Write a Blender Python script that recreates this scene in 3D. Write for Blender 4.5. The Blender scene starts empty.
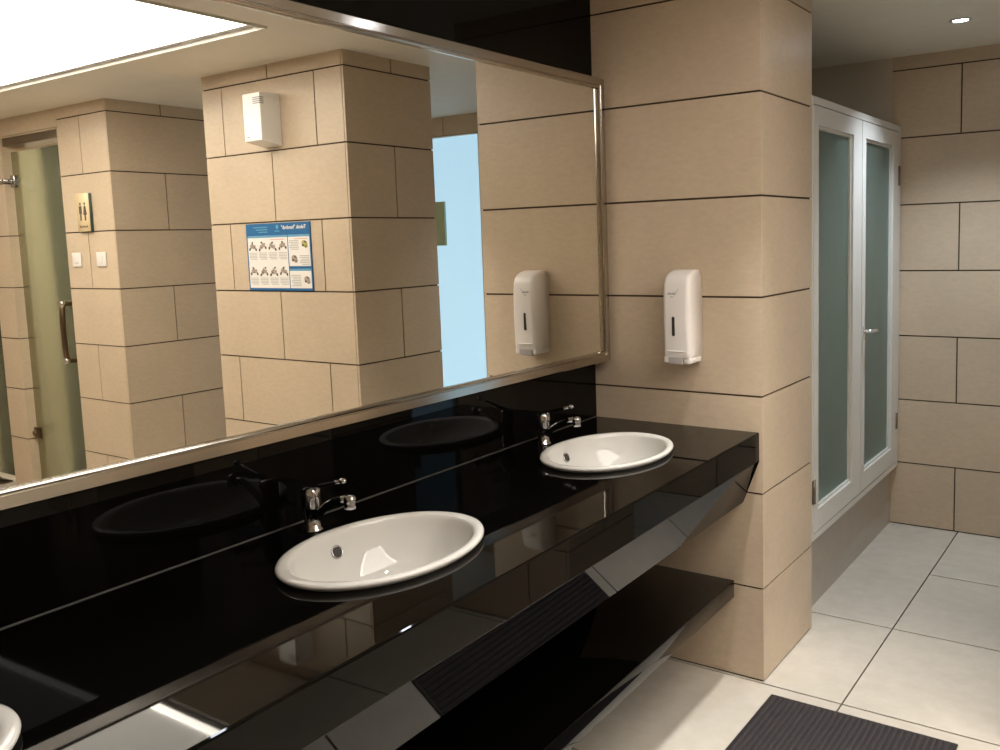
import bpy, bmesh, math, random
from mathutils import Vector, Matrix
random.seed(4)
COL = bpy.context.scene.collection
PI = math.pi

# ------------------------------------------------------------------ mesh helper
class MB:
    """collects faces, builds ONE mesh object"""
    def __init__(s): s.v=[]; s.f=[]; s.m=[]; s.sm=[]
    def box(s,x0,x1,y0,y1,z0,z1,m=0):
        b=len(s.v)
        s.v+=[(x0,y0,z0),(x1,y0,z0),(x1,y1,z0),(x0,y1,z0),(x0,y0,z1),(x1,y0,z1),(x1,y1,z1),(x0,y1,z1)]
        for q in ((0,3,2,1),(4,5,6,7),(0,1,5,4),(1,2,6,5),(2,3,7,6),(3,0,4,7)):
            s.f.append([b+i for i in q]); s.m.append(m); s.sm.append(False)
    def rbox(s,x0,x1,y0,y1,z0,z1,r,m=0,seg=3,axis=None):
        """bevelled box"""
        bm=bmesh.new(); bmesh.ops.create_cube(bm,size=1)
        bmesh.ops.scale(bm,verts=bm.verts,vec=(x1-x0,y1-y0,z1-z0))
        bmesh.ops.translate(bm,verts=bm.verts,vec=((x0+x1)/2,(y0+y1)/2,(z0+z1)/2))
        ed=list(bm.edges)
        if axis is not None:
            ed=[e for e in ed if abs((e.verts[0].co-e.verts[1].co)[axis])>1e-6]
        bmesh.ops.bevel(bm,geom=ed,offset=r,segments=seg,profile=.5,affect='EDGES')
        s.bm(bm,m,True)
    def bm(s,bm,m=0,smooth=False):
        b=len(s.v); bm.verts.index_update()
        s.v+=[tuple(v.co) for v in bm.verts]
        for f in bm.faces:
            s.f.append([b+v.index for v in f.verts]); s.m.append(m); s.sm.append(smooth)
        bm.free()
    def rings(s,rings,m=0,cap0=False,cap1=False,closed=True,smooth=True,flip=False):
        b=len(s.v); n=len(rings[0])
        for r in rings: s.v+=[tuple(p) for p in r]
        for i in range(len(rings)-1):
            for j in range(n if closed else n-1):
                k=(j+1)%n
                q=[b+i*n+j,b+i*n+k,b+(i+1)*n+k,b+(i+1)*n+j]
                s.f.append(q[::-1] if flip else q); s.m.append(m); s.sm.append(smooth)
        if cap0:
            q=[b+j for j in range(n)][::-1]; s.f.append(q[::-1] if flip else q); s.m.append(m); s.sm.append(False)
        if cap1:
            q=[b+(len(rings)-1)*n+j for j in range(n)]; s.f.append(q[::-1] if flip else q); s.m.append(m); s.sm.append(False)
    def tube(s,pts,rad,n=14,m=0,cap=True):
        pts=[Vector(p) for p in pts]
        if not hasattr(rad,'__len__'): rad=[rad]*len(pts)
        rs=[]; up=None
        for i,p in enumerate(pts):
            t=(pts[min(i+1,len(pts)-1)]-pts[max(i-1,0)]).normalized()
            if up is None:
                up=Vector((0,0,1)) if abs(t.z)<.9 else Vector((1,0,0))
            a=up.cross(t).normalized(); bb=t.cross(a).normalized(); up=bb
            rs.append([p+(a*math.cos(2*PI*k/n)+bb*math.sin(2*PI*k/n))*rad[i] for k in range(n)])
        s.rings(rs,m,cap,cap)
    def lathe(s,prof,cx,cy,n=32,m=0,sx=1,sy=1,cap0=False,cap1=False,flip=False):
        s.rings([[(cx+r*sx*math.cos(2*PI*k/n),cy+r*sy*math.sin(2*PI*k/n),z) for k in range(n)] for r,z in prof],m,cap0,cap1,flip=flip)
    def poly(s,pts,m=0):
        b=len(s.v); s.v+=[tuple(p) for p in pts]; s.f.append(list(range(b,b+len(pts)))); s.m.append(m); s.sm.append(False)
    def prism_y(s,xz,y0,y1,m=0):
        """outline in x,z extruded along y"""
        a=[(x,y0,z) for x,z in xz]; b=[(x,y1,z) for x,z in xz]
        s.rings([a,b],m,True,True,smooth=False)
    def build(s,name,mats,parent=None,fix=True):
        me=bpy.data.meshes.new(name); me.from_pydata(s.v,[],s.f)
        for mm in (mats if isinstance(mats,(list,tuple)) else [mats]): me.materials.append(mm)
        for p,mi,sm in zip(me.polygons,s.m,s.sm): p.material_index=mi; p.use_smooth=sm
        if fix:
            bm=bmesh.new(); bm.from_mesh(me); bmesh.ops.recalc_face_normals(bm,faces=bm.faces); bm.to_mesh(me); bm.free()
        me.update()
        o=bpy.data.objects.new(name,me); COL.objects.link(o)
        if parent is not None: o.parent=parent
        return o
def tag(o,label=None,cat=None,group=None,kind=None):
    if label: o['label']=label
    if cat: o['category']=cat
    if group: o['group']=group
    if kind: o['kind']=kind
    return o
def empty(name,loc=(0,0,0)):
    o=bpy.data.objects.new(name,None); o.empty_display_size=.05; COL.objects.link(o); o.location=loc; return o
def struct(o): return tag(o,kind='structure')
def copy_tree(o,parent=None):
    c=o.copy(); COL.objects.link(c)
    if parent is not None: c.parent=parent
    for ch in list(o.children): copy_tree(ch,c)
    return c

# ------------------------------------------------------------------ materials
def mat(name,col,rough=.5,metal=0,spec=.5,**k):
    m=bpy.data.materials.new(name); m.use_nodes=True
    b=m.node_tree.nodes['Principled BSDF']
    b.inputs['Base Color'].default_value=(*col,1); b.inputs['Roughness'].default_value=rough
    b.inputs['Metallic'].default_value=metal; b.inputs['Specular IOR Level'].default_value=spec
    if 'trans' in k: b.inputs['Transmission Weight'].default_value=k['trans']
    if 'ior' in k: b.inputs['IOR'].default_value=k['ior']
    if 'emit' in k:
        b.inputs['Emission Color'].default_value=(*k['emit'],1); b.inputs['Emission Strength'].default_value=k['strength']
    if 'coat' in k:
        b.inputs['Coat Weight'].default_value=k['coat']; b.inputs['Coat Roughness'].default_value=k.get('coatr',.05)
    return m
def noisy(m,c1,c2,scale=60,stretch=(1,1,1),detail=6,island=0.0,bump=0,rough=None,big=None):
    nt=m.node_tree; N=nt.nodes; L=nt.links; b=N['Principled BSDF']
    tc=N.new('ShaderNodeTexCoord'); mp=N.new('ShaderNodeMapping'); mp.inputs['Scale'].default_value=stretch
    L.new(tc.outputs['Object'],mp.inputs['Vector'])
    n=N.new('ShaderNodeTexNoise'); n.inputs['Scale'].default_value=scale; n.inputs['Detail'].default_value=detail; n.inputs['Roughness'].default_value=.65
    L.new(mp.outputs[0],n.inputs['Vector'])
    r=N.new('ShaderNodeValToRGB'); r.color_ramp.elements[0].position=.3; r.color_ramp.elements[1].position=.7
    r.color_ramp.elements[0].color=(*c1,1); r.color_ramp.elements[1].color=(*c2,1)
    L.new(n.outputs['Fac'],r.inputs[0]); out=r.outputs[0]
    if big:
        n2=N.new('ShaderNodeTexNoise'); n2.inputs['Scale'].default_value=big[0]; n2.inputs['Detail'].default_value=4
        L.new(tc.outputs['Object'],n2.inputs['Vector'])
        mr=N.new('ShaderNodeMapRange'); mr.inputs['From Min'].default_value=.3; mr.inputs['From Max'].default_value=.7
        mr.inputs['To Min'].default_value=1-big[1]; mr.inputs['To Max'].default_value=1+big[1]
        L.new(n2.outputs['Fac'],mr.inputs['Value'])
        mx=N.new('ShaderNodeVectorMath'); mx.operation='SCALE'; L.new(out,mx.inputs[0]); L.new(mr.outputs[0],mx.inputs['Scale']); out=mx.outputs[0]
    if island:
        g=N.new('ShaderNodeNewGeometry'); mr=N.new('ShaderNodeMapRange')
        mr.inputs['To Min'].default_value=1-island; mr.inputs['To Max'].default_value=1+island
        L.new(g.outputs['Random Per Island'],mr.inputs['Value'])
        mx=N.new('ShaderNodeVectorMath'); mx.operation='SCALE'; L.new(out,mx.inputs[0]); L.new(mr.outputs[0],mx.inputs['Scale']); out=mx.outputs[0]
    L.new(out,b.inputs['Base Color'])
    if bump:
        bp=N.new('ShaderNodeBump'); bp.inputs['Strength'].default_value=bump; bp.inputs['Distance'].default_value=.002
        L.new(n.outputs['Fac'],bp.inputs['Height']); L.new(bp.outputs[0],b.inputs['Normal'])
    if rough:
        mr=N.new('ShaderNodeMapRange'); mr.inputs['To Min'].default_value=rough[0]; mr.inputs['To Max'].default_value=rough[1]
        L.new(n.outputs['Fac'],mr.inputs['Value']); L.new(mr.outputs[0],b.inputs['Roughness'])
    return m
M={}
M['tile']=noisy(mat('beige_stone_tile',(.59,.47,.345),.36,spec=.4),(.555,.44,.32),(.62,.495,.362),scale=30,stretch=(1,1,2.2),island=.025,big=(3,.05),rough=(.30,.42))
M['grout']=mat('brown_grout',(.07,.042,.02),.9)
M['floor']=noisy(mat('cream_floor_tile',(.61,.56,.485),.2,spec=.5),(.575,.525,.45),(.64,.59,.515),scale=14,island=.02,big=(2.2,.06),rough=(.18,.3))
M['floor_grout']=mat('floor_grout',(.05,.034,.02),.9)
M['granite']=noisy(mat('black_granite',(.0016,.0014,.0012),.03,spec=.15),(.001,.0009,.0008),(.0028,.0024,.002),scale=240,rough=(.015,.035))
M['ceiling']=noisy(mat('painted_ceiling',(.81,.755,.665),.55),(.79,.735,.645),(.83,.775,.685),scale=8)
M['plaster']=noisy(mat('grey_plaster',(.62,.55,.46),.6),(.60,.535,.445),(.64,.565,.475),scale=12)
M['curb']=noisy(mat('grey_brown_curb',(.47,.42,.36),.45),(.45,.40,.34),(.49,.44,.38),scale=14)
M['white_paint']=mat('white_door_paint',(.70,.685,.645),.3)
M['ceramic']=mat('white_ceramic',(.63,.61,.575),.035,spec=.55)
M['chrome']=mat('chrome',(.5,.5,.52),.06,metal=1)
M['bright_chrome']=mat('bright_chrome',(.85,.85,.85),.25,metal=1)
M['dull_metal']=mat('aged_metal',(.28,.24,.2),.35,metal=1)
M['bronze']=mat('bronze',(.2,.14,.09),.3,metal=1)
M['champagne']=noisy(mat('champagne_metal',(.47,.43,.38),.16,metal=1),(.44,.40,.35),(.5,.46,.41),scale=50,stretch=(1,.06,1),rough=(.1,.22))
M['mirror']=mat('mirror_silver',(.87,.855,.80),.0,metal=1)
M['plastic']=mat('white_plastic',(.80,.765,.73),.28)
M['disp']=mat('dispenser_plastic',(.87,.82,.79),.28)
M['bright_plastic']=mat('bright_white_plastic',(.88,.86,.82),.3)
M['grey_plastic']=mat('grey_plastic',(.47,.44,.45),.35)
M['dark']=mat('dark_slot',(.025,.02,.016),.5)
M['seal']=mat('dark_sealant',(.04,.037,.034),.5)
M['print_grey']=mat('grey_print',(.36,.35,.36),.5)
M['rubber']=noisy(mat('dark_mat_fibre',(.03,.024,.026),.85),(.022,.018,.019),(.046,.038,.041),scale=160)
M['rubber_edge']=mat('mat_edge_rubber',(.022,.018,.02),.6)
M['frost']=noisy(mat('frosted_glass',(.48,.61,.56),.42,trans=.9,ior=1.3),(.45,.58,.53),(.51,.64,.59),scale=6)
M['green_glass']=mat('green_tinted_glass',(.62,.66,.50),.22,trans=.95,ior=1.25)
M['panel']=mat('luminous_panel',(.8,.8,.8),.5,emit=(1,.94,.85),strength=4.9)
M['cove']=mat('cove_strip',(.8,.8,.8),.5,emit=(1,.945,.86),strength=20)
M['trim_white']=mat('white_trim',(.8,.76,.68),.35)
M['led']=mat('downlight_led',(.9,.9,.9),.5,emit=(.85,.9,1),strength=60)
M['day_glass']=mat('daylit_frosted_glass',(.55,.7,.8),.3,emit=(.38,.64,.86),strength=.95)
M['gold']=mat('gold_acrylic',(.74,.58,.35),.25)
M['teal_edge']=mat('dark_teal_edge',(.05,.085,.07),.3)
M['poster_blue']=mat('poster_blue',(.015,.13,.32),.4)
M['poster_white']=mat('poster_white',(.83,.80,.76),.4)
M['poster_cyan']=mat('poster_pale_blue',(.12,.36,.55),.4)
M['ink']=mat('poster_ink',(.10,.085,.07),.5)
M['ink2']=mat('poster_skin_ink',(.42,.33,.27),.5)
M['ink3']=mat('poster_text_grey',(.5,.47,.44),.5)
M['ink_y']=mat('poster_yellow_ink',(.5,.45,.12),.5)
M['pink']=mat('poster_pink_ink',(.75,.42,.38),.5)
M['notice']=mat('notice_olive',(.42,.48,.30),.5)

# ------------------------------------------------------------------ key dimensions (metres)
H=.35; ZC=2.52; G=.0036
XP,YP,YP2=.69,1.524,2.05            # end pier
XB0,XB1,YB,YBE=1.491,2.562,1.544,2.133   # middle pier seen in the mirror
XA0,XA1,YA,YAE=3.519,4.083,1.558,2.30    # pier by the toilet door
YW=3.577                             # back wall
YN=-3.1; XR=5.75                     # near end and far side of the room
ZT=.923; XF=.674                     # counter top and counter front

def tile_face(mb,axis,face,th,a0,a1,joints,rows=range(8),z1=ZC,zmin=0):
    """tiles on a plane axis=face; th signed thickness into the wall; joints(row)-> list along the other axis"""
    for k in rows:
        z0=max(k*H+G,zmin,.007); zz=min((k+1)*H-G,z1)
        if zz-z0<.01: continue
        js=[a0]+[j for j in joints(k) if a0+.01<j<a1-.01]+[a1]
        for i in range(len(js)-1):
            b0=js[i]+(G if i else 0); b1=js[i+1]-(G if i<len(js)-2 else 0)
            lo,hi=sorted((face,face+th))
            if axis=='x': mb.box(lo,hi,b0,b1,z0,zz,0)
            else: mb.box(b0,b1,lo,hi,z0,zz,0)
none=lambda k:[]
TT=.014; CI=.006
TG=[M['tile'],M['grout']]

# ------------------------------------------------------------------ floor
fl=MB()
fl.box(-.1,XR+.1,YN-.1,YW+.1,-.06,-.007,1)
def frow(x0,x1,ys):
    for a,b in zip(ys,ys[1:]): fl.box(x0+.003,x1-.003,a+.0042,b-.0042,-.02,0,0)
ynear=[1.515-.7*i for i in range(7)][::-1]
xs=[-.1,.275,.975]
for a,b in zip(xs,xs[1:]): frow(a,b,[YN-.1]+ynear[1:]+[2.205,YW+.1])
xs=[.975+.7*i for i in range(7)]+[XR+.1]
for a,b in zip(xs,xs[1:]): frow(a,b,[YN-.1]+ynear[1:]+[2.205,2.883,YW+.1])
struct(fl.build('floor',[M['floor'],M['floor_grout']]))

# ------------------------------------------------------------------ ceiling with the opening for the luminous panel
PX0,PX1,PY0,PY1=1.40,4.75,-.40,1.055
ce=MB()
ce.box(-.1,PX0,YN-.1,YW+.1,ZC,ZC+.1); ce.box(PX1,XR+.1,YN-.1,YW+.1,ZC,ZC+.1)
ce.box(PX0,PX1,YN-.1,PY0,ZC,ZC+.1); ce.box(PX0,PX1,PY1,YW+.1,ZC,ZC+.1)
struct(ce.build('ceiling',M['ceiling']))
lp=empty('ceiling_light_panel',((PX0+PX1)/2,(PY0+PY1)/2,ZC))
tag(lp,'large rectangular luminous ceiling panel with white trim, seen in the mirror','light panel')
def rel(mb,o):
    mb.v=[(x-o.location.x,y-o.location.y,z-o.location.z) for x,y,z in mb.v]; return mb
d=MB(); d.box(PX0+.045,PX1-.045,PY0+.045,PY1-.045,ZC+.020,ZC+.04); rel(d,lp).build('diffuser',M['panel'],lp)
t=MB()
def ringbox(mb,x0,x1,y0,y1,w,z0,z1,m=0):
    mb.box(x0,x0+w,y0,y1,z0,z1,m); mb.box(x1-w,x1,y0,y1,z0,z1,m)
    mb.box(x0+w,x1-w,y0,y0+w,z0,z1,m); mb.box(x0+w,x1-w,y1-w,y1,z0,z1,m)
ringbox(t,PX0-.004,PX1+.004,PY0-.004,PY1+.004,.010,ZC-.010,ZC+.045); ringbox(t,PX0+.008,PX1-.008,PY0+.008,PY1-.008,.038,ZC+.006,ZC+.045,1)
rel(t,lp).build('trim',[M['trim_white'],M['grey_plastic']],lp)
c=MB(); ringbox(c,PX0+.0465,PX1-.0465,PY0+.0465,PY1-.0465,.036,ZC+.008,ZC+.0195); rel(c,lp).build('edge_strip',M['cove'],lp)

# ------------------------------------------------------------------ walls
w=MB(); w.box(-.12,0,YN-.1,YP+.02,-.02,ZC+.02); w.box(-.01,.021,YN-.1,YP+.005,2.205,ZC+.01)
struct(w.build('wall_left',M['granite']))
# end pier with the soap dispenser
w=MB(); w.box(-.12,XP-CI,YP+CI,YP2-CI,-.02,ZC+.02,1)
tile_face(w,'y',YP,TT,-.1,XP,none)
tile_face(w,'x',XP,-TT,YP+TT+.0006,YP2,none)
tile_face(w,'y',YP2,-TT,-.1,XP-TT-.001,none)
struct(w.build('wall_pier',TG))
# back wall, with the daylit door set in it
def jb(k): return [.955+.7*i for i in range(-2,6)] if k%2==0 else [.605+.7*i for i in range(-1,6)]
DX0,DX1,DZ=2.33,3.05,2.385
w=MB(); w.box(.61,DX0-.02,YW+CI,YW+.14,-.02,ZC+.02,1); w.box(DX1+.02,XA0+.2,YW+CI,YW+.14,-.02,ZC+.02,1); w.box(DX0-.02,DX1+.02,YW+CI,YW+.14,DZ+.02,ZC+.02,1)
tile_face(w,'y',YW,TT,.612,DX0,jb); tile_face(w,'y',YW,TT,DX1,XA0+.2,jb)
w.box(DX0,2.686-G,YW,YW+TT,DZ+.004,ZC); w.box(2.686+G,DX1,YW,YW+TT,DZ+.004,ZC)
struct(w.build('wall_back',TG))
w=MB(); w.box(-.12,.612,YW+.004,YW+.14,-.02,ZC+.02); w.box(-.12,0,YP2-.01,YW+.01,-.02,ZC+.02)
struct(w.build('wall_recess',M['plaster']))
# middle pier
def jB(k): return [1.693,2.40] if k%2==0 else [2.03]
def jBs(k): return [1.853] if k%2==1 else []
E1=.011
w=MB(); w.box(XB0+CI,XB1-CI,YB+CI,YBE-CI,-.02,ZC+.02,1)
tile_face(w,'x',XB0,E1,YB,YBE,jBs); tile_face(w,'y',YB,TT,XB0+E1+.004,XB1,jB)
tile_face(w,'x',XB1,-E1,YB+TT+.001,YBE,jBs); tile_face(w,'y',YBE,-TT,XB0+E1+.001,XB1-E1-.001,jB)
struct(w.build('wall_middle_pier',TG))
# pier beside the toilet door
w=MB(); w.box(XA0+CI,XA1-CI,YA+CI,YAE+.0,-.02,ZC+.02,1); w.box(XA0+.1,XA1-.1,YAE-.01,YW+.01,-.02,ZC+.02,1)
tile_face(w,'x',XA0,E1,YA,YAE,lambda k:[1.908] if k%2 else [])
tile_face(w,'y',YA,TT,XA0+E1+.003,XA1,lambda k:[3.822] if k%2==0 else [])
tile_face(w,'x',XA1,-TT,YA+TT+.001,YAE,none)
tile_face(w,'x',XA0+.1,-TT,YAE+.001,YW,none)
struct(w.build('wall_door_pier',TG))
# narrow pier between the two glass doors
XC0,XC1=4.816,5.065
w=MB(); w.box(XC0+CI,XC1-CI,YA+CI,YA+.16,-.02,2.40,1)
tile_face(w,'x',XC0,TT,YA,YA+.16,none,z1=2.395); tile_face(w,'y',YA,TT,XC0+TT+.002,XC1,none,z1=2.395)
tile_face(w,'x',XC1,-TT,YA+TT+.001,YA+.16,none,z1=2.395)
struct(w.build('wall_narrow_pier',TG))
w=MB(); w.box(XA1+.001,XR+.1,YA,YA+.15,2.408,ZC+.02,0); w.box(XA1+.001,XR+.1,YA-.003,YA+.01,2.395,2.404,0); w.box(XA1+.001,XR+.1,YA+.011,YA+.15,2.345,2.407,1)
struct(w.build('wall_lintel',[M['tile'],M['dull_metal']]))
# closing walls of the wash room and of the rooms behind the glass doors
w=MB(); w.box(XR,XR+.12,YN-.1,YA+.2,-.02,ZC+.02,1); tile_face(w,'x',XR-.001,TT,YN,YA,lambda k:[YN+.7*i+(.35 if k%2 else 0) for i in range(1,7)])
struct(w.build('wall_right',TG))
w=MB(); w.box(-.1,XR+.1,YN-.12,YN,-.02,ZC+.02,1); tile_face(w,'y',YN+.001,-TT,0,XR,lambda k:[.7*i+(.35 if k%2 else 0) for i in range(1,9)])
struct(w.build('wall_near',TG))
w=MB(); w.box(XA1-.1,XR+.1,YW-.2,YW-.05,-.02,ZC+.02); w.box(XR,XR+.12,YA+.2,YW,-.02,ZC+.02)
struct(w.build('wall_toilet_room',M['plaster']))

# ------------------------------------------------------------------ white double door of the service recess
XD=.665
tk=MB(); tk.box(.0,.622,YP2+.001,YW+.003,-.01,.335); struct(tk.build('trim_1',M['curb']))
dr=empty('door_1',(XD,2.85,.335)); tag(dr,'white framed double door with tall frosted panes above a grey curb, behind the tiled pier','door',kind='structure')
Y0,Y1,Z0,Z1=YP2+.012,YW-.012,.335,2.157
f=MB()
f.box(XD-.075,XD-.002,Y0,Y0+.09,Z0,Z1); f.box(XD-.075,XD-.002,Y1-.045,Y1,Z0,Z1)
f.box(XD-.075,XD,Y0+.09,Y1-.045,Z0,Z0+.028); f.box(XD-.075,XD,Y0+.09,Y1-.045,Z1-.03,Z1)
f.box(XD-.07,XD-.03,Y0+.09,Y1-.045,Z0+.028,Z0+.036); 
rel(f,dr).build('door_frame',M['white_paint'],dr)
def leaf(y0,y1,gy0,gy1,hinge_low):
    z0,z1,g0,g1=.368,2.122,.458,2.047
    m=MB()
    m.box(XD-.04,XD+.002,y0,gy0,z0,z1); m.box(XD-.04,XD+.002,gy1,y1,z0,z1)
    m.box(XD-.04,XD+.002,gy0,gy1,z0,g0); m.box(XD-.04,XD+.002,gy0,gy1,g1,z1)
    # glazing bead
    for a,b,cc,dd in ((gy0,gy0+.012,g0,g1),(gy1-.012,gy1,g0,g1),(gy0+.012,gy1-.012,g0,g0+.012),(gy0+.012,gy1-.012,g1-.012,g1)):
        m.box(XD-.034,XD-.008,a,b,cc,dd)
    for a,b,cc,dd in ((gy0,gy0+.035,g0,g1),(gy1-.035,gy1,g0,g1),(gy0+.035,gy1-.035,g0,g0+.035),(gy0+.035,gy1-.035,g1-.035,g1)):
        m.box(XD-.062,XD-.028,a,b,cc,dd)
    o=rel(m,dr).build('door_leaf',M['white_paint'],dr)
    g=MB(); g.box(XD-.024,XD-.018,gy0+.004,gy1-.004,g0+.004,g1-.004); rel(g,dr).build('glass_pane',M['frost'],o)
    return o
l1=leaf(2.146,2.826,2.205,2.69,None); l2=leaf(2.832,3.515,2.892,3.40,None)
h=MB(); h.rbox(XD+.002,XD+.008,2.850,2.866,1.10,1.17,.002); h.tube([(XD+.004,2.858,1.145),(XD+.035,2.858,1.147),(XD+.045,2.866,1.147),(XD+.045,2.935,1.144)],.008)
rel(h,dr).build('door_handle',M['bright_chrome'],l2)
for lf,yy,zs in ((l1,2.15,(.545,)),(l2,3.512,(.60,1.90))):
    for zz in zs:
        h=MB(); h.tube([(XD+.004,yy,zz-.05),(XD+.004,yy,zz+.05)],.0055); h.box(XD-.001,XD+.0035,yy-.018,yy+.018,zz-.05,zz+.05)
        rel(h,dr).build('hinge',M['dull_metal'],lf)

# ------------------------------------------------------------------ daylit frosted door in the back wall
dd=empty('door_2',((DX0+DX1)/2,YW,0)); tag(dd,'pale blue daylit frosted glass door in the back wall, seen in the mirror','door',kind='structure')
f=MB(); f.box(DX0,DX0+.035,YW-.005,YW+.06,0,DZ); f.box(DX1-.035,DX1,YW-.005,YW+.06,0,DZ); f.box(DX0+.035,DX1-.035,YW-.005,YW+.06,DZ-.008,DZ)
rel(f,dd).build('door_frame',M['trim_white'],dd)
f=MB(); f.box(DX0+.035,DX1-.035,YW+.02,YW+.03,.005,DZ-.008); rel(f,dd).build('glass_pane',M['day_glass'],dd)
nb=MB(); nb.rbox(2.708,2.84,YW-.003,YW+.0195,1.60,1.92,.003)
tag(nb.build('notice_plate',M['notice']),'small olive notice plate fixed on the pale blue glass door, seen in the mirror','notice')

# ------------------------------------------------------------------ green glass toilet doors
def glass_door(x0,x1,name):
    o=empty(name,((x0+x1)/2,YA+.062,0)); o['kind']='structure'
    g=MB(); g.rbox(x0+.004,x1-.004,YA+.057,YA+.067,.03,2.31,.002,seg=1); rel(g,o).build('glass_pane',M['green_glass'],o)
    return o
gd=glass_door(XA1,XC0,'door_3'); tag(gd,'green glass toilet door with curved pull handle, beside the pier with the toilet sign','door')
h=MB(); yh=YA+.057
h.tube([(4.200,yh,1.30),(4.200,yh-.045,1.30),(4.200,yh-.062,1.275),(4.202,yh-.066,1.2),(4.202,yh-.066,1.02),(4.200,yh-.062,.955),(4.200,yh-.045,.93),(4.200,yh,.93)],.017)
rel(h,gd).build('pull_handle',M['bronze'],gd)
for zz in (1.30,.93):
    h=MB(); h.tube([(4.200,yh-.075,zz),(4.200,yh-.05,zz)],.019); rel(h,gd).build('handle_cap',M['chrome'],gd)
for zz,mm in ((2.115,M['chrome']),(.39,M['bronze'])):
    h=MB(); h.rbox(XC0-.055,XC0-.001,yh-.02,yh+.025,zz-.04,zz+.04,.006); h.tube([(XC0-.028,yh-.034,zz),(XC0-.028,yh-.018,zz)],.018)
    rel(h,gd).build('patch_hinge',mm,gd)
gd2=glass_door(XC1,XR-.02,'door_4'); tag(gd2,'dark green glass door at the left end of the mirror view','door')
br=MB(); br.tube([(4.79,YA-.02,2.118),(5.6,YA-.02,2.118)],.006); br.tube([(4.79,YA-.02,2.118),(4.79,YA+.056,2.118)],.01); br.tube([(5.6,YA-.02,2.118),(5.6,YA+.08,2.118)],.01)
tag(br.build('support_rail',M['chrome']),'thin chrome rail running across the narrow pier between the glass doors','rail')
pv=MB(); pv.rbox(5.15,5.34,YA-.06,YA+.02,0,.012,.004); tag(pv.build('floor_plate',M['bronze']),'small brown plate on the floor before the dark green glass door','floor plate')

# ------------------------------------------------------------------ mirror
MY0,MY1,MZ0,MZ1=-2.45,1.503,1.153,2.207
mi=empty('wall_mirror',(0,(MY0+MY1)/2,MZ0)); tag(mi,'wide wall mirror in a champagne metal frame above the black counter','mirror')
XM=.075
b=MB(); b.box(.001,XM-.006,MY0+.004,MY1-.004,MZ0+.004,MZ1-.004); rel(b,mi).build('backing',M['dark'],mi)
b=MB(); b.box(XM-.006,XM,MY0+.02,MY1-.02,MZ0+.02,MZ1-.02); rel(b,mi).build('mirror_glass',M['mirror'],mi)
fr=MB()
prof=[(0,.002),(0,.085),(.003,.088),(.0265,.0885),(.028,.0865),(.0295,.0865),(.031,.0875),(.034,.088),(.037,.0865),(.039,.080),(.039,.0755),(.039,.070)]
loops=[]
for off,x in prof:
    loops.append([(x,MY0+off,MZ0+off),(x,MY1-off,MZ0+off),(x,MY1-off,MZ1-off),(x,MY0+off,MZ1-off)])
fr.rings(loops,0,smooth=False)
rel(fr,mi).build('frame',M['champagne'],mi)

bs=MB(); z0,z1=.9262,1.149
pl=[(.001,YP-.001),(.004,YP-.001),(.0705,-1.30),(.0705,YN+.003),(.001,YN+.003)]
bs.rings([[(x,y,z0) for x,y in pl],[(x,y,z1) for x,y in pl]],0,True,True,smooth=False)
tag(bs.build('backsplash',M['granite']),'polished black granite backsplash strip between counter and mirror','backsplash')

# ------------------------------------------------------------------ vanity counter with three basins
SX,SA,SB=.351,.264,.196
SK=.0245                              # the vanity runs slightly out of square with the mirror
def sk(y): return (1.523-y)*SK
def skew(mb): mb.v=[(x+sk(y)*(1 if x>.0011 else 0),y,z) for x,y,z in mb.v]; return mb
SY=[1.014,-.010,-1.085]
cn=empty('vanity_counter',(0,-.6,0)); tag(cn,'long black polished granite vanity counter with basin cut-outs','counter')
CY0,CY1=YN+.003,YP-.001
m=MB()
def hole_seg(y0,y1,yc,z,hx,hy):
    angs=sorted(set([2*PI*i/64 for i in range(64)]+[math.atan2(sy-yc,sx-SX)%(2*PI) for sx in (.0,XF) for sy in (y0,y1)]))
    ring=[];out=[]
    for a in angs:
        ca,sa=math.cos(a),math.sin(a)
        ring.append((SX+hx*ca,yc+hy*sa,z)) 
        t=min([( (XF if ca>0 else 0.001)-SX)/ca if abs(ca)>1e-9 else 1e9, ((y1 if sa>0 else y0)-yc)/sa if abs(sa)>1e-9 else 1e9])
        # ray direction of the ellipse point differs slightly from a: use the ellipse point's own direction
        out.append((SX+t*ca,yc+t*sa,z))
    # ellipse points along the same rays
    ring=[]
    for a in angs:
        ca,sa=math.cos(a),math.sin(a); r=1/math.sqrt((ca/hx)**2+(sa/hy)**2); ring.append((SX+r*ca,yc+r*sa,z))
    m.rings([ring,out],0,smooth=False)
    m.rings([ring,[(x,y,z-.03) for x,y,z in ring]],0,smooth=False)
edges=[CY0]
for yc in sorted(SY):
    edges+=[yc-.33,yc+.33]
edges.append(CY1)
for i in range(len(edges)-1):
    a,b2=edges[i],edges[i+1]
    hit=[yc for yc in SY if abs((a+b2)/2-yc)<.01]
    if hit: hole_seg(a,b2,hit[0],ZT,SB*.9,SA*.92)
    else: m.poly([(.001,a,ZT),(XF,a,ZT),(XF,b2,ZT),(.001,b2,ZT)])
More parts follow.
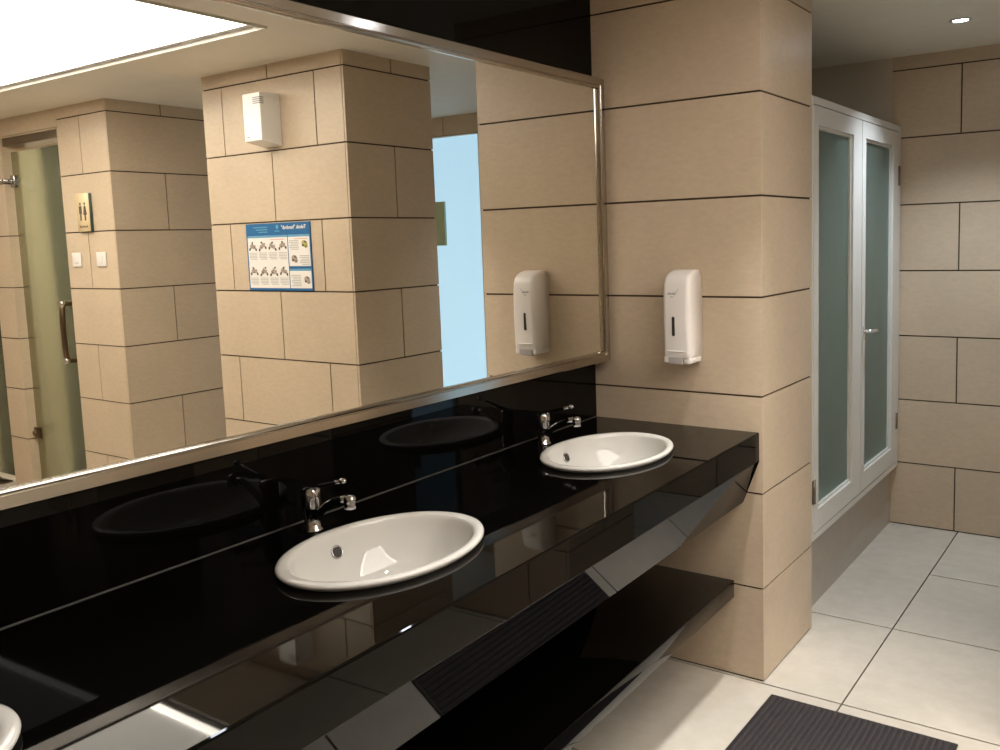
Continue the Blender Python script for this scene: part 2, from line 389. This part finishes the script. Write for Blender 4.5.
# fascia with eased edge, apron and underside
for (xa,za),(xb,zb) in zip([(XF,ZT),(XF+.003,ZT-.002),(XF+.004,ZT-.006),(XF+.004,.822),(XF+.001,.819),(XF-.004,.819),(.616,.662),(.606,.660),(.001,.660)],[(XF+.003,ZT-.002),(XF+.004,ZT-.006),(XF+.004,.822),(XF+.001,.819),(XF-.004,.819),(.616,.662),(.606,.660),(.001,.660)]):
    m.poly([(xa,CY0,za),(xa,CY1,za),(xb,CY1,zb),(xb,CY0,zb)])
bm_side=[(.001,ZT),(XF,ZT),(XF+.004,ZT-.006),(XF+.004,.819),(.616,.662),(.001,.66)]
m.poly([(x,CY1,z) for x,z in bm_side]); m.poly([(x,CY0,z) for x,z in bm_side])
rel(skew(m),cn).build('countertop',M['granite'],cn,fix=True)
m=MB(); sb=[[(x,y,z) for x,z in ((x0,ZT),(x0+.003,ZT),(x0,ZT+.003))] for x0,y in ((.004,YP-.004),(.0705,-1.30),(.0705,CY0))]; m.rings(sb,0,True,True,smooth=False); rel(m,cn).build('sealant_bead',M['seal'],cn)
# lower shelf
sh=empty('lower_shelf',(0,-.6,.3)); tag(sh,'black granite shelf running low along the wall under the vanity counter','shelf')
m=MB(); m.rbox(.001,.579,CY0,CY1,.300,.365,.003,seg=2); rel(skew(m),sh).build('shelf_slab',M['granite'],sh)
for yy in (1.2,-.5,-2.2):
    m=MB(); m.prism_y([(.001,.12),(.03,.12),(.45,.275),(.45,.2995),(.001,.2995)],yy-.006,yy+.006)
    rel(m,sh).build('shelf_bracket',M['dark'],sh)

def make_basin():
    r=empty('wash_basin',(SX,0,ZT))
    m=MB(); n=72
    prof=[(.955,.0005),(.977,.004),(.996,.009),(1.0,.013),(.991,.0168),(.966,.0187),(.935,.0185),(.903,.0170),(.890,.0135),(.881,.006),(.873,-.003),(.862,-.016),(.835,-.036),(.79,-.062),(.72,-.088),(.62,-.110),(.48,-.127),(.30,-.139),(.115,-.146)]
    m.lathe([(q,z) for q,z in prof],0,0,n,sx=SB,sy=SA)
    # outer shell under the counter
    m.lathe([(.115,-.146),(.115,-.172),(.5,-.162),(.75,-.13),(.86,-.08),(.88,-.02),(.89,-.001),(.955,.0005)],0,0,n,sx=SB,sy=SA)
    m.build('bowl',M['ceramic'],r)
    m=MB(); m.lathe([(.0,-.1415),(.012,-.1415),(.016,-.140),(.022,-.1415),(.0235,-.145),(.0235,-.160)],0,0,28)
    d=m.build('drain',M['chrome'],r)
    # overflow ring in the back of the bowl
    m=MB(); k=28; rad=[]
    c0=Vector((-SB*.838,0.0,-.030)); nrm=Vector((.82,0,.42)).normalized(); u=Vector((0,1,0)); v=nrm.cross(u)
    for q,dz in ((.017,-.006),(.017,.0015),(.0155,.0035),(.0138,.003),(.0132,.0012)):
        rad.append([c0+nrm*dz+(u*math.cos(2*PI*i/k)+v*math.sin(2*PI*i/k))*q for i in range(k)])
    m.rings(rad); ov=m.build('overflow_ring',M['chrome'],r)
    m=MB(); m.rings([[c0+nrm*.0016+(u*math.cos(2*PI*i/k)+v*math.sin(2*PI*i/k))*q for i in range(k)] for q in (.0134,.0001)]); m.build('overflow_hole',M['dark'],ov)
    return r
def make_faucet():
    r=empty('basin_faucet',(.112,0,ZT))
    m=MB(); m.lathe([(.0,0),(.026,0),(.026,.004),(.021,.008),(.0195,.03),(.0195,.050),(.0215,.053)],0,0,28); m.build('body',M['chrome'],r)
    m=MB(); m.lathe([(.0205,.053),(.0238,.055),(.0245,.060),(.0240,.098),(.0225,.105),(.016,.110),(.0,.1115)],0,0,28)
    cp=m.build('cap',M['chrome'],r)
    m=MB(); pts=[(.016,0,.036),(.033,0,.053),(.056,0,.070),(.083,0,.085),(.107,0,.093),(.130,0,.096)]
    m.tube(pts,[.0115,.0105,.0098,.0092,.009,.009],18)
    s=m.build('spout',M['chrome'],r)
    m=MB(); m.lathe([(.0,.108),(.009,.107),(.0145,.101),(.0150,.091),(.0130,.087),(.0140,.084),(.0140,.075),(.0105,.074),(.0,.074)],.138,0,24); m.build('aerator',M['chrome'],s)
    m=MB(); m.tube([(.008,0,.108),(.04,0,.117),(.085,0,.130),(.112,0,.138)],[.0075,.0062,.005,.005],14)
    bm=bmesh.new(); bmesh.ops.create_uvsphere(bm,u_segments=16,v_segments=10,radius=.0088); bmesh.ops.scale(bm,verts=bm.verts,vec=(1.3,1,.8)); bmesh.ops.translate(bm,verts=bm.verts,vec=(.116,0,.139)); m.bm(bm,0,True)
    m.build('lever',M['chrome'],cp)
    return r
BL=['white oval basin nearest the soap dispenser pier, far end of the counter','white oval basin in the middle of the counter','white oval basin cut off at the lower left corner']
FL=['chrome mixer faucet behind the far basin beside the pier','chrome mixer faucet behind the middle basin','chrome mixer faucet behind the basin at the lower left corner']
b0=make_basin(); f0=make_faucet()
for i,yc in enumerate(SY):
    b=b0 if i==0 else copy_tree(b0); b.location=(SX+sk(yc),yc,ZT); tag(b,BL[i],'basin','oval basins in the counter')
    if i==2: continue                  # the third faucet stands outside the picture
    f=f0 if i==0 else copy_tree(f0); f.location=(.080+sk(yc),yc+.022,ZT+.0003); tag(f,FL[i],'faucet','chrome faucets on the counter')

# ------------------------------------------------------------------ soap dispenser on the end pier
sd=empty('soap_dispenser',(.411,YP,1.166)); tag(sd,'white plastic soap dispenser on the tiled pier face','soap dispenser')
def outline(x0,x1,d,r,n=6):
    """plan outline, wall at y=0, front at y=-d, front corners rounded"""
    pts=[(x1,0)]
    for i in range(n+1):
        a=i/n*PI/2; pts.append((x1-r+r*math.cos(a),-d+r-r*math.sin(a)))
    for i in range(n+1):
        a=PI/2+i/n*PI/2; pts.append((x0+r+r*math.cos(a),-d+r-r*math.sin(a)))
    pts.append((x0,0)); return pts
m=MB(); rr=[]
W=.053
for z,d_,w_,r_ in ((.022,.100,.0515,.014),(.024,.101,.052,.015),(.034,.102,.0525,.015),(.05,.104,.053,.016),(.15,.108,.0535,.018),(.24,.107,.0535,.019),(.285,.103,.053,.019),(.306,.096,.0515,.019),(.318,.084,.049,.019),(.327,.066,.046,.018),(.333,.04,.042,.014)):
    rr.append([(x,y-.0005,z) for x,y in outline(-w_,w_,d_,r_)])
m.rings(rr,0,True,True); m.build('housing',M['disp'],sd)
def arch_strip(mb,x0,x1,y,z0,z1,dep):
    r=(x1-x0)/2; cx=(x0+x1)/2; n=8
    pts=[(cx+r*math.cos(i/n*PI),z1-r+r*math.sin(i/n*PI)) for i in range(n+1)]+[(cx-r*math.cos(i/n*PI),z0+r-r*math.sin(i/n*PI)) for i in range(n+1)]
    mb.rings([[(x,y,z) for x,z in pts],[(x,y+dep,z) for x,z in pts]],0,True,True,smooth=False)
m=MB(); arch_strip(m,-.0145,-.0035,-.1094,.100,.170,.006); m.build('level_window',M['dark'],sd)
m=MB(); m.rbox(-.034,.022,-.101,-.082,-.002,.044,.004); m.build('push_lever',M['grey_plastic'],sd)
m=MB(); m.rbox(-.050,.046,-.099,-.006,-.0,.0205,.005)
m2=MB()
# lower skirt: two cheeks either side of the push lever and a back plate
m2.rbox(-.0515,-.0355,-.100,-.004,.004,.026,.003); m2.rbox(.0235,.0518,-.099,-.004,.0,.026,.006); m2.rbox(-.0355,.0235,-.079,-.004,.0,.0225,.003)
m2.build('lower_skirt',M['disp'],sd)
m=MB(); m.rbox(-.038,.03,-.1082,-.09,.044,.0475,.0015); m.build('lever_hood',M['disp'],sd)
# printed mark: a swoosh over a short row of strokes
m=MB(); yy=-.1074
pts=[]
for i in range(11):
    t=i/10; pts.append((-.006+.020*t-.003*math.sin(PI*t),.247+.024*t*t))
ln=[]
for i in range(len(pts)-1):
    (xa,za),(xb,zb)=pts[i],pts[i+1]; wv=.0005+.0011*math.sin(PI*(i+.5)/10)
    m.poly([(xa,yy,za-wv),(xb,yy,zb-wv),(xb,yy,zb+wv),(xa,yy,za+wv)])
for i in range(6): m.box(-.030+.0055*i,-.0265+.0055*i,-.1077,-.1062,.248,.248+(.008 if i in (1,4) else .0055))
for i in range(3): m.box(-.020+.005*i,-.0168+.005*i,-.1082,-.1068,.239,.242)
m.build('printed_mark',M['print_grey'],sd)

# ------------------------------------------------------------------ air freshener on the middle pier
af=empty('air_freshener',(2.009,YB,2.115)); tag(af,'white box air freshener high on the middle pier above the poster','air freshener')
m=MB(); bm=bmesh.new(); bmesh.ops.create_cube(bm,size=1)
for v in bm.verts:
    v.co=Vector((v.co.x*.13,-.0005 if v.co.y>0 else -.12,(.255 if v.co.y>0 else .249) if v.co.z>0 else (.0 if v.co.y>0 else .022)))
bmesh.ops.bevel(bm,geom=list(bm.edges),offset=.004,segments=2,profile=.5,affect='EDGES'); m.bm(bm,0,False); m.build('case',M['bright_plastic'],af)
m=MB()
for i in range(4): m.box(-.0655,-.012,-.1207,-.1187,.196+.009*i,.2015+.009*i); m.box(-.0657,-.064,-.1195,-.098,.196+.009*i,.2015+.009*i)
m.build('vent_slots',M['print_grey'],af)
m=MB(); m.rbox(.022,.044,-.1207,-.1187,.040,.045,.0008,seg=1); m.build('front_mark',M['print_grey'],af)

# ------------------------------------------------------------------ hand washing poster on the middle pier
PXa,PXb,PZa,PZb=1.775,2.266,1.404,1.743
pw,ph=PXb-PXa,PZb-PZa
po=empty('hand_washing_poster',(PXa,YB,PZa)); tag(po,'blue and white hand washing poster with small step pictures on the middle pier','poster')
m=MB(); m.box(0,pw,-.006,-.0004,0,ph); m.build('board',M['poster_blue'],po)
m=MB(); wx=.172   # right hand block sits at low x (the picture is seen mirrored)
hd=.062
# real reading direction: a viewer facing +y has +x on the right, so the big block with the steps is at high x
blk=[(.008,wx-.006,.122,ph-hd),(.008,wx-.006,.012,.108),(wx,pw-.010,.012,ph-hd)]
for a,b,c0,c1 in blk: m.box(a,b,-.0068,-.0055,c0,c1)
m.build('white_field',M['poster_white'],po)
for a,b,c0,c1 in blk:
    m=MB(); m.box(a,b,-.0073,-.0066,c1-.010,c1-.0005); m.build('field_heading',M['poster_cyan'],po)
def blob(mb,cx,cz,rx,rz,rot,m_=0,n=12,y=-.0072):
    p=[]
    for i in range(n):
        a=2*PI*i/n; x=rx*math.cos(a); z=rz*math.sin(a)
        p.append((cx+x*math.cos(rot)-z*math.sin(rot),y,cz+x*math.sin(rot)+z*math.cos(rot)))
    mb.rings([p,[(x,yy+.0008,z) for x,yy,z in p]],m_,True,True,smooth=False)
bw=(pw-.010-wx)/4
for r in range(2):
    for c in range(4):
        cx=wx+bw*(c+.5); top=ph-hd-.022-r*.128
        m=MB(); rnd=random.Random(r*7+c)
        # two hands meeting: palm + fingers each side, cuff and a drop
        for s in (-1,1):
            ax=cx+s*.011; az=top-.030+rnd.uniform(-.006,.006); ro=s*(.6+rnd.uniform(-.3,.3))
            blob(m,ax,az,.013,.009,ro,0)
            for q in range(4): blob(m,ax-s*.009+q*.002,az+.008+q*.0035-.003*q*q*.3,.009,.0022,-ro+.15*q,0,y=-.0074)
            blob(m,ax+s*.013,az-.013,.0065,.009,ro,1)
        blob(m,cx+rnd.uniform(-.012,.012),top-.012,.007,.0045,rnd.uniform(-1,1),1,y=-.0076)
        blob(m,cx+rnd.uniform(-.012,.012),top-.036,.005,.0035,rnd.uniform(-1,1),1,y=-.0076)
        m.build('step_picture',[M['ink2'],M['ink']],po)
        m=MB()
        for q in range(5): m.box(cx-bw*.40,cx+bw*(.40-.15*(q==4)),-.0074,-.0066,top-.066-q*.0078,top-.0625-q*.0078)
        m.build('step_caption',M['ink3'],po)
for cx,cz,mm in ((.045,.232,M['ink_y']),(.125,.160,M['ink2']),(.040,.055,M['ink2'])):
    m=MB(); blob(m,cx,cz,.022,.017,.3,0); blob(m,cx+.012,cz-.008,.007,.006,0,1,y=-.0076); blob(m,cx-.006,cz+.009,.010,.004,.5,1,y=-.0076); blob(m,cx-.012,cz-.014,.012,.007,-.4,0)
    m.build('side_picture',[mm,M['ink']],po)
for x0,x1,zt,n in ((.09,.158,.250,6),(.015,.085,.175,6),(.085,.155,.078,7)):
    m=MB()
    for q in range(n): m.box(x0,x1-.012*(q%3==2),-.0074,-.0066,zt-q*.0085-.004,zt-q*.0085)
    m.build('side_text',M['ink3'],po)
for a,b in ((.02,.12),(wx+.02,wx+.13)):
    m=MB(); m.box(a,b,-.0076,-.0066,ph-hd-.022,ph-hd-.018); m.build('pink_heading',M['pink'],po)
def text(body,size,x,y,z,material,parent,name,align='LEFT'):
    cu=bpy.data.curves.new(name,'FONT'); cu.body=body; cu.size=size; cu.align_x=align; cu.extrude=.0003; cu.offset=.0004
    cu.materials.append(material); tmp=bpy.data.objects.new('lettering',cu); COL.objects.link(tmp); me=bpy.data.meshes.new_from_object(tmp.evaluated_get(bpy.context.evaluated_depsgraph_get())); bpy.data.objects.remove(tmp); me.name=name; o=bpy.data.objects.new(name,me); COL.objects.link(o); o.parent=parent; o.location=(x,y,z); o.rotation_euler=(PI/2,0,0); return o
text('Teknik "handrub"',.026,.028,-.0066,ph-.032,M['poster_white'],po,'title_lettering')
m=MB(); blob(m,.243,ph-.020,.011,.011,0,0); m.box(.226,.262,-.0074,-.0066,ph-.043,ph-.038); m.build('emblem',M['poster_cyan'],po)
m=MB()
for q in range(3): m.box(.32,.43-.02*q,-.0072,-.0058,ph-.022-.012*q,ph-.017-.012*q)
m.build('header_text',M['poster_cyan'],po)

# ------------------------------------------------------------------ toilet sign and switches on the door pier
ts=empty('toilet_sign',(3.822,YA,1.752)); tag(ts,'gold toilet sign plate with man and woman figures on the door pier','sign')
m=MB(); m.rbox(-.072,.072,-.022,-.018,0,.232,.002,seg=1); m.build('face_plate',M['gold'],ts)
m=MB(); m.rbox(-.074,.071,-.0178,-.0004,-.003,.230,.002,seg=1); m.build('back_plate',M['teal_edge'],ts)
def figure(cx,woman):
    m=MB(); y=-.0228
    blob(m,cx,.168,.0085,.0085,0,0,16,y)
    if woman:
        p=[(-.009,.154),(.009,.154),(.021,.100),(.009,.100),(.009,.066),(-.009,.066),(-.009,.100),(-.021,.100)]
    else:
        p=[(-.016,.154),(.016,.154),(.016,.108),(.009,.108),(.009,.066),(.0015,.066),(.0015,.105),(-.0015,.105),(-.0015,.066),(-.009,.066),(-.009,.108),(-.016,.108)]
    m.rings([[(cx+x,y,z) for x,z in p],[(cx+x,y+.001,z) for x,z in p]],0,True,True,smooth=False)
    return m
figure(.024,False).build('man_figure',M['ink'],ts); figure(-.026,True).build('woman_figure',M['ink'],ts)
m=MB()
for i in range(7): m.box(-.045+.0135*i,-.037+.0135*i,-.0228,-.0218,.024,.032+(.004 if i%3==0 else 0))
m.build('caption_strokes',M['bronze'],ts)
for i,(xc,lab) in enumerate(((3.968,'white switch plate on the door pier, nearer the green glass door'),(3.686,'white switch plate on the door pier, nearer the pier corner'))):
    s=empty('light_switch',(xc,YA,1.536)); tag(s,lab,'light switch','white switch plates on the door pier')
    m=MB(); m.rbox(-.05,.05,-.010,-.0004,0,.088,.004); m.build('plate',M['plastic'],s)
    m=MB(); m.rbox(-.022,.022,-.0135,-.0095,.022,.066,.002); m.build('rocker',M['plastic'],s)

# ------------------------------------------------------------------ floor mat
fm=empty('floor_mat',(1.055,.95,0)); tag(fm,'dark grey brown ribbed floor mat beside the vanity','mat')
mx0,mx1,my0,my1=.748,1.362,.45,1.448
m=MB(); m.rbox(mx0,mx1,my0,my1,.0005,.008,.003,seg=2); rel(m,fm).build('backing',M['rubber_edge'],fm)
m=MB(); nr=30; pit=(mx1-mx0-.03)/nr
prof=[]
for i in range(nr):
    x=mx0+.015+i*pit
    prof+=[(x,.0075),(x+pit*.18,.0125),(x+pit*.62,.0125),(x+pit*.8,.0075)]
a=[(x,my0+.012,z) for x,z in prof]; b=[(x,my1-.012,z) for x,z in prof]
m.rings([a,b],0,closed=False,smooth=False); rel(m,fm).build('ribs',M['rubber'],fm)

# ------------------------------------------------------------------ downlights
def downlight(x,y,lab,power,cool=(.86,.92,1.0),cone=165):
    o=empty('downlight',(x,y,ZC)); tag(o,lab,'downlight')
    m=MB(); m.lathe([(.030,-.0005),(.046,-.0005),(.045,-.005),(.036,-.006),(.030,-.003)],0,0,32); m.build('ring',M['white_paint'],o)
    m=MB(); m.lathe([(.0001,-.003),(.030,-.003),(.030,-.0008),(.0001,-.0008)],0,0,32); m.build('lens',M['led'],o)
    L=bpy.data.lights.new('downlight_lamp','SPOT'); L.energy=power; L.color=cool; L.spot_size=math.radians(cone); L.spot_blend=.85 if cone>100 else .95; L.shadow_soft_size=.03
    lo=bpy.data.objects.new('downlight_lamp',L); COL.objects.link(lo); lo.parent=o; lo.location=(0,0,-.012)
    return o
downlight(1.068,2.89,'small bright white recessed downlight in the ceiling before the back wall',80,(.80,.90,1.0),108)
for yy,lab in ((1.15,'recessed downlight over the counter in front of the end pier'),(.26,'recessed downlight over the middle of the counter'),(-.64,'recessed downlight over the near end of the counter')):
    downlight(.95 if yy>1 else .97,yy,lab,120 if yy>1 else 95,(1,.97,.93),60 if yy>1 else 54)
# unseen fill light added behind the glass doors to brighten their glass
L=bpy.data.lights.new('toilet_fill','AREA'); L.energy=34; L.size=.4; L.color=(1,.93,.8)
lo=bpy.data.objects.new('toilet_fill',L); COL.objects.link(lo); lo.location=(4.7,2.6,ZC-.02)

# ------------------------------------------------------------------ world, camera, view
wd=bpy.data.worlds.new('World'); bpy.context.scene.world=wd; wd.use_nodes=True
wd.node_tree.nodes['Background'].inputs[0].default_value=(.5,.5,.5,1); wd.node_tree.nodes['Background'].inputs[1].default_value=.02
cam=bpy.data.cameras.new('camera'); co=bpy.data.objects.new('camera',cam); COL.objects.link(co)
yaw,pit,rol=math.radians(33.7166),math.radians(-6.2443),-1.662*0
FW=Vector((-.5518,.8269,-.1088)).normalized(); RT=Vector((.8332,.5522,-.0288))
RT=(RT-FW*RT.dot(FW)).normalized(); UP=RT.cross(FW)
mw=Matrix((RT,UP,-FW)).transposed().to_4x4(); mw.translation=Vector((1.8502,-1.4129,1.6195)); co.matrix_world=mw
cam.sensor_width=36; cam.sensor_fit='HORIZONTAL'; cam.lens=893.604*36/1000
cam.shift_x=(500-570.573)/1000; cam.shift_y=-(375-337.031)/1000; cam.clip_start=.02
sc=bpy.context.scene; sc.camera=co
sc.view_settings.view_transform='Standard'; sc.view_settings.look='None'; sc.view_settings.gamma=1; sc.view_settings.exposure=.12
sc.view_settings.use_curve_mapping=False
